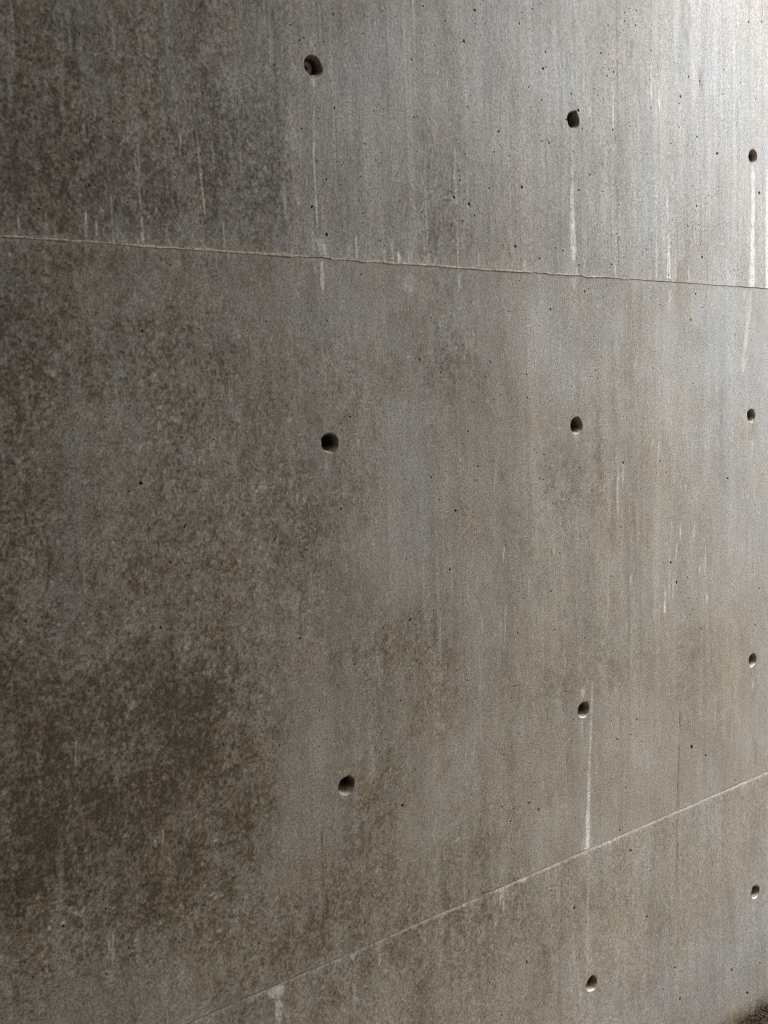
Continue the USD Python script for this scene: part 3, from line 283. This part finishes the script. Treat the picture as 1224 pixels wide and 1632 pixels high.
    # dirt and rust about the tie holes
    for k, (hx, hz_) in enumerate(tie):
        d = np.hypot(X - hx, Z - hz_)
        if d.min() > 0.08: continue
        halo = np.exp(-np.clip(d - 0.017, 0, 1) / 0.012) * np.clip(0.5 + 0.7 * mid, 0, 1)
        col = col * (1 - halo[..., None] * np.array([0.06, 0.14, 0.24]))
    return np.clip(col, 0.012, 0.82), wear, relief


# ---------------------------------------------------------------- the concrete wall
wall = UsdGeom.Xform.Define(stage, '/World/concrete_facade')
tag(wall.GetPrim(), 'weathered grey concrete wall with round tie holes, lime streaks and two long horizontal joints', 'wall')
HOLE_R = 0.0168
xs = [-0.75]
while xs[-1] < 1.47: xs.append(xs[-1] + np.interp(xs[-1], [-0.5, 0, 0.6, 1.2], [0.0016, 0.0018, 0.0026, 0.0036]))
XL = np.r_[np.arange(-4.0, -1.3, 0.06), np.arange(-1.29, -0.755, 0.014), xs, np.arange(1.484, 2.7, 0.013), np.arange(2.75, 6.0, 0.06)]
grid_holes = list(tie)
for i in range(-3, 6):                  # the same grid of tie holes goes on beyond the picture
    for zz in (0.30, 0.90, 1.50, 2.10, 2.70):
        if all(abs(i * 0.6 - a) + abs(zz - b) > 0.1 for a, b in tie) and not (i in (0, 1, 2) and zz < 2.2 and not (i == 0 and zz == 0.30)):
            grid_holes.append((i * 0.6, zz))
coarse_cut = 0.06                       # beyond the finely built part the holes are cut into coarser cells


def disc(cx, cz, radius, n, seed, ragged):
    t = np.arange(n) / n * 2 * math.pi
    r = radius * (1 + ragged * fb(np.cos(t) * 1.6 + seed, np.sin(t) * 1.6 + seed * 0.7, 1, 1, seed % 50, 3, 0.7))
    if ragged > 0.02 and n == 40:      # a chip or two out of the edge
        for q in range(2): r = r + radius * (0.05 + 0.12 * hash2(seed, q, 9)) * np.exp(-(((t - 6.28 * hash2(seed, q, 8) + math.pi) % (2 * math.pi) - math.pi) / 0.3) ** 2)
    return np.c_[cx + r * np.cos(t), cz + r * np.sin(t)]


RIMS = {}


def hole_rim(k):
    hx, hz = grid_holes[k]
    if k not in RIMS: RIMS[k] = disc(hx, hz, HOLE_R * (1 + 0.03 * math.sin(k * 2.1)), 40, k + 3, 0.05)
    return RIMS[k]


def panel(name, z0, z1, proud, dz=0.0020):
    zl = np.r_[np.arange(z0, min(z1, 2.66), dz), np.arange(max(z0, 2.66), z1, 0.03)] if z1 > 2.66 else np.arange(z0, z1 - dz / 2, dz)
    zl = np.r_[zl[zl < z1 - dz / 3], z1]
    nx, nz = len(XL), len(zl)
    col, wear, relief = surface(XL, zl)
    P = np.empty((nz, nx, 3)); P[..., 0] = XL[None, :]; P[..., 2] = zl[:, None]
    relief = relief + proud
    # worn arrises: rows next to a joint wander a little and round off
    for zj, inner in ((z0, 1), (z1, -1)):
        if zj > 2.9 or zj < 0.1: continue
        dist = np.abs(zl - zj)[:, None]
        nick = np.clip(fb(XL[None, :], XL[None, :] * 0 + zj * 31, 0.018, 1, 210 + int(zj * 100), 4, 0.7), -1, 1)
        P[..., 2] += inner * (0.0009 * nick) * np.exp(-dist / 0.003)
        ledge = inner < 0 and zj < 1            # the lower joint has a worn ledge that catches the light and holds lime
        relief = relief - ((0.0017 + 0.0015 * nick) if ledge else 0.0005 * np.clip(nick, 0, 1)) * np.exp(-(dist / 0.0026) ** 2)
        if ledge:
            m = (np.exp(-(dist / (0.0022 + 0.0014 * np.clip(nick + 0.5 * smooth(0.3, 1.0, XL[None, :]), 0, 1))) ** 2) * np.clip(0.48 + 0.75 * fb(XL[None, :], XL[None, :] * 0, 0.045, 1, 222, 4, 0.7) + 0.25 * smooth(0.3, 1.0, XL[None, :]), 0, 1))[..., None]
            col = col + m * (np.array([0.50, 0.475, 0.44]) - col)
    P[..., 1] = -relief
    # cells to cut for pores and holes
    cut = np.zeros((nz - 1, nx - 1), bool)
    inside = [p for p in pores if z0 + 0.006 < p[1] < z1 - 0.006 and -0.74 < p[0] < 1.46]
    def mark(x, z, r):
        i0, i1 = np.searchsorted(XL, x - r) - 1, np.searchsorted(XL, x + r)
        j0, j1 = np.searchsorted(zl, z - r) - 1, np.searchsorted(zl, z + r)
        cut[max(j0, 0):j1, max(i0, 0):i1] = True
    for x, z, r in inside: mark(x, z, r * 1.5 + 0.0008)
    holes = [k for k, h in enumerate(grid_holes) if z0 + 0.03 < h[1] < z1 - 0.03]
    for k in holes: mark(*grid_holes[k], HOLE_R * 1.35)
    V, C, Wr = P.reshape(-1, 3), col.reshape(-1, 3), wear.ravel()
    idx = np.arange(nz * nx).reshape(nz, nx)
    q = np.stack([idx[:-1, :-1], idx[:-1, 1:], idx[1:, 1:], idx[1:, :-1]], -1)[~cut]
    F = [q[:, [0, 1, 2]], q[:, [0, 2, 3]]]
    lab, count = components(cut)
    comp_of = lambda x, z: lab[np.clip(np.searchsorted(zl, z) - 1, 0, nz - 2), np.clip(np.searchsorted(XL, x) - 1, 0, nx - 2)]
    fill = {}
    for s, (x, z, r) in enumerate(inside): fill.setdefault(comp_of(x, z), [[], []])[0].append((x, z, r, s))
    for k in holes: fill.setdefault(comp_of(*grid_holes[k]), [[], []])[1].append(k)
    slices = __import__('scipy.ndimage').ndimage.find_objects(lab)
    extra_v, extra_c, extra_w, base = [], [], [], len(V)
    def sample(pts):      # bilinear values of the lattice
        i = np.clip(np.searchsorted(XL, pts[:, 0]) - 1, 0, nx - 2); j = np.clip(np.searchsorted(zl, pts[:, 1]) - 1, 0, nz - 2)
        a = np.clip((pts[:, 0] - XL[i]) / (XL[i + 1] - XL[i]), 0, 1)[:, None]; b = np.clip((pts[:, 1] - zl[j]) / (zl[j + 1] - zl[j]), 0, 1)[:, None]
        g = lambda A: (A[j, i] * (1 - a) + A[j, i + 1] * a) * (1 - b) + (A[j + 1, i] * (1 - a) + A[j + 1, i + 1] * a) * b
        return g(P)[:, 1], g(col), g(wear[..., None])[:, 0]
    for c, (pl, hl) in fill.items():
        sl = slices[c - 1]; cells = lab[sl] == c
        j0, i0 = sl[0].start, sl[1].start
        vm = np.zeros((cells.shape[0] + 1, cells.shape[1] + 1), bool)
        for dj in (0, 1):
            for di in (0, 1): vm[dj:dj + cells.shape[0], di:di + cells.shape[1]] |= cells
        inner_v = np.ones_like(vm)                    # lattice points wholly inside the cut may be dropped if a pore covers them
        jj, ii = np.nonzero(vm)
        L = np.c_[XL[ii + i0], zl[jj + j0]]
        full = np.zeros(vm.shape, int)
        for dj in (0, 1):
            for di in (0, 1): full[dj:dj + cells.shape[0], di:di + cells.shape[1]] += cells
        rim_free = full[jj, ii] == 4
        drop = np.zeros(len(L), bool)
        new, kind = [], []                            # kind: depth into the wall, darkening
        for x, z, r, s in pl:
            d = np.hypot((L[:, 0] - x), (L[:, 1] - z)); drop |= rim_free & (d < r * 1.55)
            ex, tilt = 0.2 + 0.8 * hash2(s, 3, 5), 1.4 * (hash2(s, 4, 5) - 0.5)          # pores are uneven, most a bit taller than wide
            for f, n_, dep, dark in ((1.45, 12, 0.0, 0.0), (1.0, 12, 0.10, 0.45), (0.82, 10, 0.9, 0.86), (0.4, 6, 1.5, 0.92)):  # pore colour goes near black: dirt plus painted shade of the cavity
                ring = disc(0, 0, r * f, n_, s + 11, 0.25) * [1.25 - 0.4 * ex, 0.75 + 0.5 * ex]
                ring = ring @ np.array([[math.cos(tilt), math.sin(tilt)], [-math.sin(tilt), math.cos(tilt)]]) + [x, z]
                new.append(ring); kind += [(dep * r * 1.1, dark)] * n_
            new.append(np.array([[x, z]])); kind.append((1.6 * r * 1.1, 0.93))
        for k in hl:
            hx, hz = grid_holes[k]
            d = np.hypot(L[:, 0] - hx, L[:, 1] - hz); drop |= rim_free & (d < HOLE_R * 1.2)
            rim = hole_rim(k)
            for f, dep in ((1.0, 0.0006), (1.025, 0.0002), (1.10, 0.0)):
                new.append((rim - [hx, hz]) * f + [hx, hz]); kind += [(dep, 0.12 if f < 1.1 else 0)] * len(rim)
        L, jj, ii = L[~drop], jj[~drop], ii[~drop]
        N = np.vstack(new); kd = np.array(kind)
        jc, ic = np.searchsorted(zl, N[:, 1]) - 1 - j0, np.searchsorted(XL, N[:, 0]) - 1 - i0
        good = (jc >= 0) & (jc < cells.shape[0]) & (ic >= 0) & (ic < cells.shape[1])
        good[good] = cells[jc[good], ic[good]]
        N, kd = N[good], kd[good]
        ny, nc, nw = sample(N)
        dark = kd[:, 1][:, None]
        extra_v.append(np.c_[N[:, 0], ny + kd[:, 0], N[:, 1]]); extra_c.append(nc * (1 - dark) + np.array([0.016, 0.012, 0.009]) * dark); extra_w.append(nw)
        ids = np.r_[idx[jj + j0, ii + i0], base + np.arange(len(N))]; base += len(N)
        A = np.vstack([L, N])
        jit = A + np.random.default_rng(c).uniform(-1, 1, A.shape) * 2e-6
        tri = Delaunay(jit).simplices
        cen = A[tri].mean(1)
        ok = cells[np.clip(np.searchsorted(zl, cen[:, 1]) - 1 - j0, 0, cells.shape[0] - 1), np.clip(np.searchsorted(XL, cen[:, 0]) - 1 - i0, 0, cells.shape[1] - 1)]
        for k in hl:                                  # leave the tie hole open
            hx, hz = grid_holes[k]; rim = hole_rim(k)
            a = np.arctan2(cen[:, 1] - hz, cen[:, 0] - hx) % (2 * math.pi)
            rr = np.interp(a, np.r_[np.arange(40) / 40 * 2 * math.pi, 2 * math.pi], np.r_[np.hypot(*(rim - [hx, hz]).T), np.hypot(*(rim[0] - [hx, hz]))])
            ok &= np.hypot(cen[:, 0] - hx, cen[:, 1] - hz) > rr * 0.985
        tri = tri[ok]
        a, b, d = A[tri[:, 0]], A[tri[:, 1]], A[tri[:, 2]]
        cr = (b[:, 0] - a[:, 0]) * (d[:, 1] - a[:, 1]) - (b[:, 1] - a[:, 1]) * (d[:, 0] - a[:, 0])
        tri[cr < 0] = tri[cr < 0][:, [0, 2, 1]]
        F.append(ids[tri[np.abs(cr) > 1e-12]])
    if extra_v: V, C, Wr = np.vstack([V] + extra_v), np.vstack([C] + extra_c), np.concatenate([Wr] + extra_w)
    # the returns at the joints run 20 mm back into the wall
    for row, flip in ((idx[0], False), (idx[-1], True)):
        edge = V[row]; n0 = len(V)
        front = edge.copy(); front[:, 1] += 0.0002
        back = edge.copy(); back[:, 1] = 0.02
        V = np.vstack([V, front, back]); ec = C[row] * 0.9; C = np.vstack([C, ec * 0.55 + 0.45 * np.array([0.42, 0.38, 0.32]), ec * 0.5]); Wr = np.r_[Wr, Wr[row], Wr[row]]
        a = n0 + np.arange(nx - 1); b = a + nx
        qq = np.stack([a, a + 1, b + 1, b], -1)
        if not flip: qq = qq[:, ::-1]
        F += [qq[:, [0, 1, 2]], qq[:, [0, 2, 3]]]
    put('/World/concrete_facade/' + name, (V, np.vstack(F)), WALL, True, C, np.c_[Wr, Wr * 0, Wr * 0])


panel('panel', -0.05, J2 - 0.0004, 0.0022)
panel('panel_001', J2 + 0.0005, J1 - 0.0004, 0.0)
panel('panel_002', J1 + 0.0005, 3.0, 0.0010)

# plain upper lift, above the picture, and the wall's body behind the skin
top = box((-4, -0.001, 3.002), (6, 0.05, 6.5)).subdivide_to_size(0.5)
put('/World/concrete_facade/panel_003', top, WALL, False, np.full((len(top.vertices), 3), 0.3), np.full((len(top.vertices), 3), 0.5))
core = box((-4, 0.06, -0.3), (6, 0.36, 6.5))
put('/World/concrete_facade/wall_core', core, PLAIN)

# pale grout that has been squeezed out along the upper joint; it thins out to the right
gx = np.arange(-0.75, 0.95, 0.0016)
keep = smooth(0.92, 0.4, gx)
size = np.clip(0.6 + 0.75 * fb(gx, gx * 0, 0.04, 1, 401, 5, 0.78), 0.0, 1.7) * keep * np.where((gx > -0.05) & (gx < 0.018), np.clip((np.abs(gx - 0.0) - 0.02) / 0.02, 0.15, 1), 1)
prof = np.linspace(0, math.pi, 7)
gz = J1 - 0.0003 + 0.0013 * fb(gx, gx * 0, 0.022, 1, 402, 5, 0.75)
ry, rz = 0.0009 + 0.0007 * size, 0.0004 + 0.0019 * size
V = np.stack([np.stack([gx, -0.0006 - ry * np.sin(t) * (1 + 0.3 * fb(gx, gx * 0 + t, 0.006, 1, 403, 2)), gz - rz * np.cos(t)], -1) for t in prof], 1).reshape(-1, 3)
i = np.arange(len(gx) - 1)[:, None] * 7 + np.arange(6)[None, :]
Q = np.stack([i, i + 7, i + 8, i + 1], -1).reshape(-1, 4)
seg = (size[:-1] + size[1:]).repeat(6) > 0.3
t = fb(V[:, 0], V[:, 2] * 8, 0.02, 0.02, 404, 4)[:, None]
gcol = np.array([0.60, 0.525, 0.43]) * (1 + 0.28 * t) + np.clip(fb(V[:, 0], V[:, 2], 0.09, 1, 405, 3), 0, 1)[:, None] * np.array([0.03, 0.0, -0.03])
put('/World/concrete_facade/joint_grout', (V, Q[seg][:, ::-1]), RIDGE, True, np.clip(gcol, 0.05, 0.7), np.full((len(V), 3), 0.8))

# ---------------------------------------------------------------- tie holes: a tapered sleeve and, further in, the plug with the mark of the rod
DEPTH = {0: 0.0175, 1: 0.022, 2: 0.026, 3: 0.044, 4: 0.034, 5: 0.032, 6: 0.037, 7: 0.036, 8: 0.031, 9: 0.043, 10: 0.035}
for k, (hx, hz) in enumerate(grid_holes):
    rim = hole_rim(k) - [hx, hz]; n = len(rim); depth = DEPTH.get(k, 0.026)
    y0 = 0.0009 - (0.0022 if hz < J2 else 0.001 if hz > J1 else 0.0)
    rings, cols = [], []
    ang = np.arctan2(rim[:, 1], rim[:, 0])
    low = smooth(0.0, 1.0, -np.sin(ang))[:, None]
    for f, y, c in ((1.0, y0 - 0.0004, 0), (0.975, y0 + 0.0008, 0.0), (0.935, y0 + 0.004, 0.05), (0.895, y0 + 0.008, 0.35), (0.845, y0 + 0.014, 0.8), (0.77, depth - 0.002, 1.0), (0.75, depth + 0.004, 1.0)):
        rr = rim * f * (1 + (0.02 * fb(ang * 3, ang * 0 + f * 9, 1, 1, k + 60, 2))[:, None] * (f < 1)) * (1 - 0.15 * low ** 2 * smooth(0.98, 0.89, f))
        rings.append(np.c_[hx + rr[:, 0], np.full(n, y), hz + rr[:, 1]])
        m = 1 + 0.25 * fb(ang * 4, ang * 0 + y * 300, 1, 1, k + 20, 3)[:, None]
        pale, rust_shade = np.array([0.30, 0.275, 0.24]) + np.array([0.54, 0.52, 0.47]) * low, np.array([0.10, 0.045, 0.020]) * (0.5 + 0.5 * low) + np.array([0.018, 0.016, 0.014]) * (1 - low)  # reddish rust inside, its upper part blackened as painted shade
        c = c * (1 - 0.65 * low ** 2)      # lime on the lower lip, whitened further to paint its sunlit crescent
        cols.append((pale * (1 - c) + rust_shade * c) * m)
    V = np.vstack(rings); a = np.arange(n); F = []
    for s in range(len(rings) - 1):
        p, q = s * n + a, s * n + (a + 1) % n
        F.append(np.stack([p, q, q + n, p + n], -1))
    nm = 'tie_hole' if k == 0 else 'tie_hole_%03d' % k
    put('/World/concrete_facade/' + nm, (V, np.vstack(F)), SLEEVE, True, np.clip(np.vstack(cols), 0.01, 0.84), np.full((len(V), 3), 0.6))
    # plug
    prof = [(0.0, 0.0035), (0.0022, 0.0035), (0.0026, 0.0006), (0.0038, 0.0), (0.0044, 0.0008), (0.0052, 0.0002), (0.009, -0.0003), (0.0110, 0.0002), (0.0132, 0.0012)]
    off = np.array([-0.002, 0.001]) * math.sin(k + 1)
    tt = np.arange(24) / 24 * 2 * math.pi
    V = np.vstack([np.c_[hx + off[0] + r * np.cos(tt), np.full(24, depth + y0 + d) + 0.0003 * fb(np.cos(tt) * r * 300, np.sin(tt) * r * 300, 1, 1, k, 2), hz + off[1] + r * np.sin(tt)] for r, d in prof])
    b = np.arange(24); F = []
    for s in range(len(prof) - 1):
        p, q = s * 24 + b, s * 24 + (b + 1) % 24
        F.append(np.stack([q, p, p + 24, q + 24], -1))
    g = 0.55 * (1 + 0.3 * fb(V[:, 0], V[:, 2], 0.008, 0.008, k + 90, 3))
    dk = np.array([0.15, 0.15, 0.2, 0.9, 0.45, 1.0, 1.0, 0.95, 0.7]).repeat(24)
    put('/World/concrete_facade/%s/plug' % nm, (V, np.vstack(F)), SLEEVE, True, np.clip((g * dk)[:, None] * np.array([1.0, 0.95, 0.86]), 0.01, 0.6), np.full((len(V), 3), 0.7))

# ---------------------------------------------------------------- added passage: unseen slab and walls shaped for the light, behind and above the photographer
put('/World/facing_wall', box((-4, -2.2, -0.1), (7.8, -1.9, 2.85)), PLAIN); tag(stage.GetPrimAtPath('/World/facing_wall'), kind='structure')
put('/World/roof_slab', box((-4, -2.2, 2.853), (0.97, -0.0035, 3.11)), PLAIN); tag(stage.GetPrimAtPath('/World/roof_slab'), kind='structure')  # added so that its edge shades the left of the wall
put('/World/end_wall', box((-4.3, -2.2, -0.1), (-4.003, 0.36, 6.5)), PLAIN); tag(stage.GetPrimAtPath('/World/end_wall'), kind='structure')

# ---------------------------------------------------------------- the ground: dark earth with litter against the foot of the wall
gxs = np.r_[-60, -30, -12, -6, -3, np.arange(-1.2, 0.7, 0.08), np.arange(0.7, 1.9, 0.007), np.arange(1.9, 6, 0.3), 8, 12, 20, 40, 70]
gys = np.r_[-60, -30, -12, -5, -2.5, np.arange(-1.5, -0.45, 0.08), np.arange(-0.45, 0.03, 0.007), 0.2, 1, 4, 12, 30, 60]
GX, GY = np.meshgrid(gxs, gys)
near = smooth(0.6, 0.9, GX) * smooth(1.95, 1.7, GX) * smooth(-0.5, -0.3, GY)
GZ = 0.004 * near * fb(GX, GY, 0.035, 0.035, 501, 4) - 0.037
ii = np.arange(GX.size).reshape(GX.shape)
Q = np.stack([ii[:-1, :-1], ii[:-1, 1:], ii[1:, 1:], ii[1:, :-1]], -1).reshape(-1, 4)
put('/World/ground', (np.c_[GX.ravel(), GY.ravel(), GZ.ravel()], Q), TRODDEN, True); tag(stage.GetPrimAtPath('/World/ground'), kind='structure')

bx_, by_ = np.meshgrid(np.arange(0.66, 1.95, 0.006), np.r_[np.arange(-0.55, -0.002, 0.006), -0.0018])
bz_ = -0.026 + 0.0035 * fb(bx_, by_, 0.03, 0.03, 511, 4) - 0.02 * smooth(-0.42, -0.55, by_ + 0.03 * fb(bx_, by_, 0.1, 0.1, 512, 3)) - 0.02 * smooth(0.75, 0.66, bx_) - 0.02 * smooth(1.85, 1.95, bx_)
ii = np.arange(bx_.size).reshape(bx_.shape); Q = np.stack([ii[:-1, :-1], ii[:-1, 1:], ii[1:, 1:], ii[1:, :-1]], -1).reshape(-1, 4)
put('/World/earth_strip', (np.c_[bx_.ravel(), by_.ravel(), bz_.ravel()], Q), SOIL, True); tag(stage.GetPrimAtPath('/World/earth_strip'), kind='structure')

pi = UsdGeom.PointInstancer.Define(stage, '/World/leaf_litter')
tag(pi.GetPrim(), 'brown leaf litter and small stones on the ground at the foot of the wall', 'litter', kind='stuff')
protos = []
for v in range(7):
    if v < 4:       # little stones and clods
        m = trimesh.creation.icosphere(2, 1.0); p = m.vertices
        m.vertices = p * (1 + 0.35 * (fb(p[:, 0] + p[:, 2] * 0.7, p[:, 1] + p[:, 2], 0.9, 0.9, 600 + v, 3))[:, None]) * [1, 0.75, 0.55]
    elif v < 6:     # curled bits of leaf
        u, w = np.meshgrid(np.linspace(-1, 1, 9), np.linspace(-1, 1, 5)); half = 0.42 * np.sqrt(np.clip(1 - u ** 2, 0.01, 1))
        pts = np.c_[u.ravel(), (w * half).ravel(), (0.25 * u ** 2 + 0.5 * (w * half) ** 2 + 0.12 * np.sin(3 * u + v)).ravel()]
        jj = np.arange(45).reshape(5, 9); q = np.stack([jj[:-1, :-1], jj[:-1, 1:], jj[1:, 1:], jj[1:, :-1]], -1).reshape(-1, 4)
        f = np.vstack([q[:, [0, 1, 2]], q[:, [0, 2, 3]]]); nv = len(pts)
        m = trimesh.Trimesh(np.vstack([pts, pts - [0, 0, 0.04]]), np.vstack([f, f[:, ::-1] + nv]), process=False)
    else:           # twig
        s = np.linspace(-1.6, 1.6, 9); t6 = np.arange(6) / 6 * 2 * math.pi
        V = np.vstack([np.c_[np.full(6, a), 0.07 * np.cos(t6) * (1.3 - 0.3 * a) + 0.12 * math.sin(2 * a), 0.07 * np.sin(t6) * (1.3 - 0.3 * a) + 0.06 * math.sin(3 * a)] for a in s])
        F = [[r * 6 + c_, r * 6 + (c_ + 1) % 6, (r + 1) * 6 + (c_ + 1) % 6, (r + 1) * 6 + c_] for r in range(8) for c_ in range(6)]
        m = (V, np.array(F))
    path = '/World/leaf_litter/piece_%03d' % v
    put(path, m, LITTER, v < 4); protos.append(path)
pi.CreatePrototypesRel().SetTargets([Sdf.Path(p) for p in protos])
r2 = np.random.default_rng(8); N = 24000
px, py = r2.uniform(0.75, 1.85, N), -np.abs(r2.normal(0, 0.16, N)) - 0.004
kind = r2.choice(7, N, p=[0.2, 0.17, 0.15, 0.13, 0.13, 0.12, 0.10])
sc = np.where(kind < 4, r2.lognormal(math.log(0.0022), 0.4, N), np.where(kind < 6, r2.uniform(0.003, 0.008, N), r2.uniform(0.004, 0.011, N)))
pz = -0.0245 + np.where(kind < 4, sc * 0.15, 0.003) + r2.uniform(-0.003, 0.005, N)
py = np.minimum(py, -np.where(kind < 4, sc * 1.05, np.where(kind < 6, sc * 1.02, sc * 1.65)) - 0.003)
pi.CreatePositionsAttr(Vt.Vec3fArray.FromNumpy(np.c_[px, py, pz].astype(np.float32)))
yaw, tilt, tx = r2.uniform(0, 2 * math.pi, N), r2.normal(0, 0.3, N), r2.uniform(0, 2 * math.pi, N)
pi.CreateOrientationsAttr(Vt.QuathArray([Gf.Quath(Gf.Rotation(Gf.Vec3d(math.cos(c), math.sin(c), 0), math.degrees(b)).GetQuat() * Gf.Rotation(Gf.Vec3d(0, 0, 1), math.degrees(a)).GetQuat()) for a, b, c in zip(yaw, tilt, tx)]))
pi.CreateScalesAttr(Vt.Vec3fArray.FromNumpy(np.repeat(sc[:, None], 3, 1).astype(np.float32)))
pi.CreateProtoIndicesAttr(Vt.IntArray.FromNumpy(kind.astype(np.int32)))
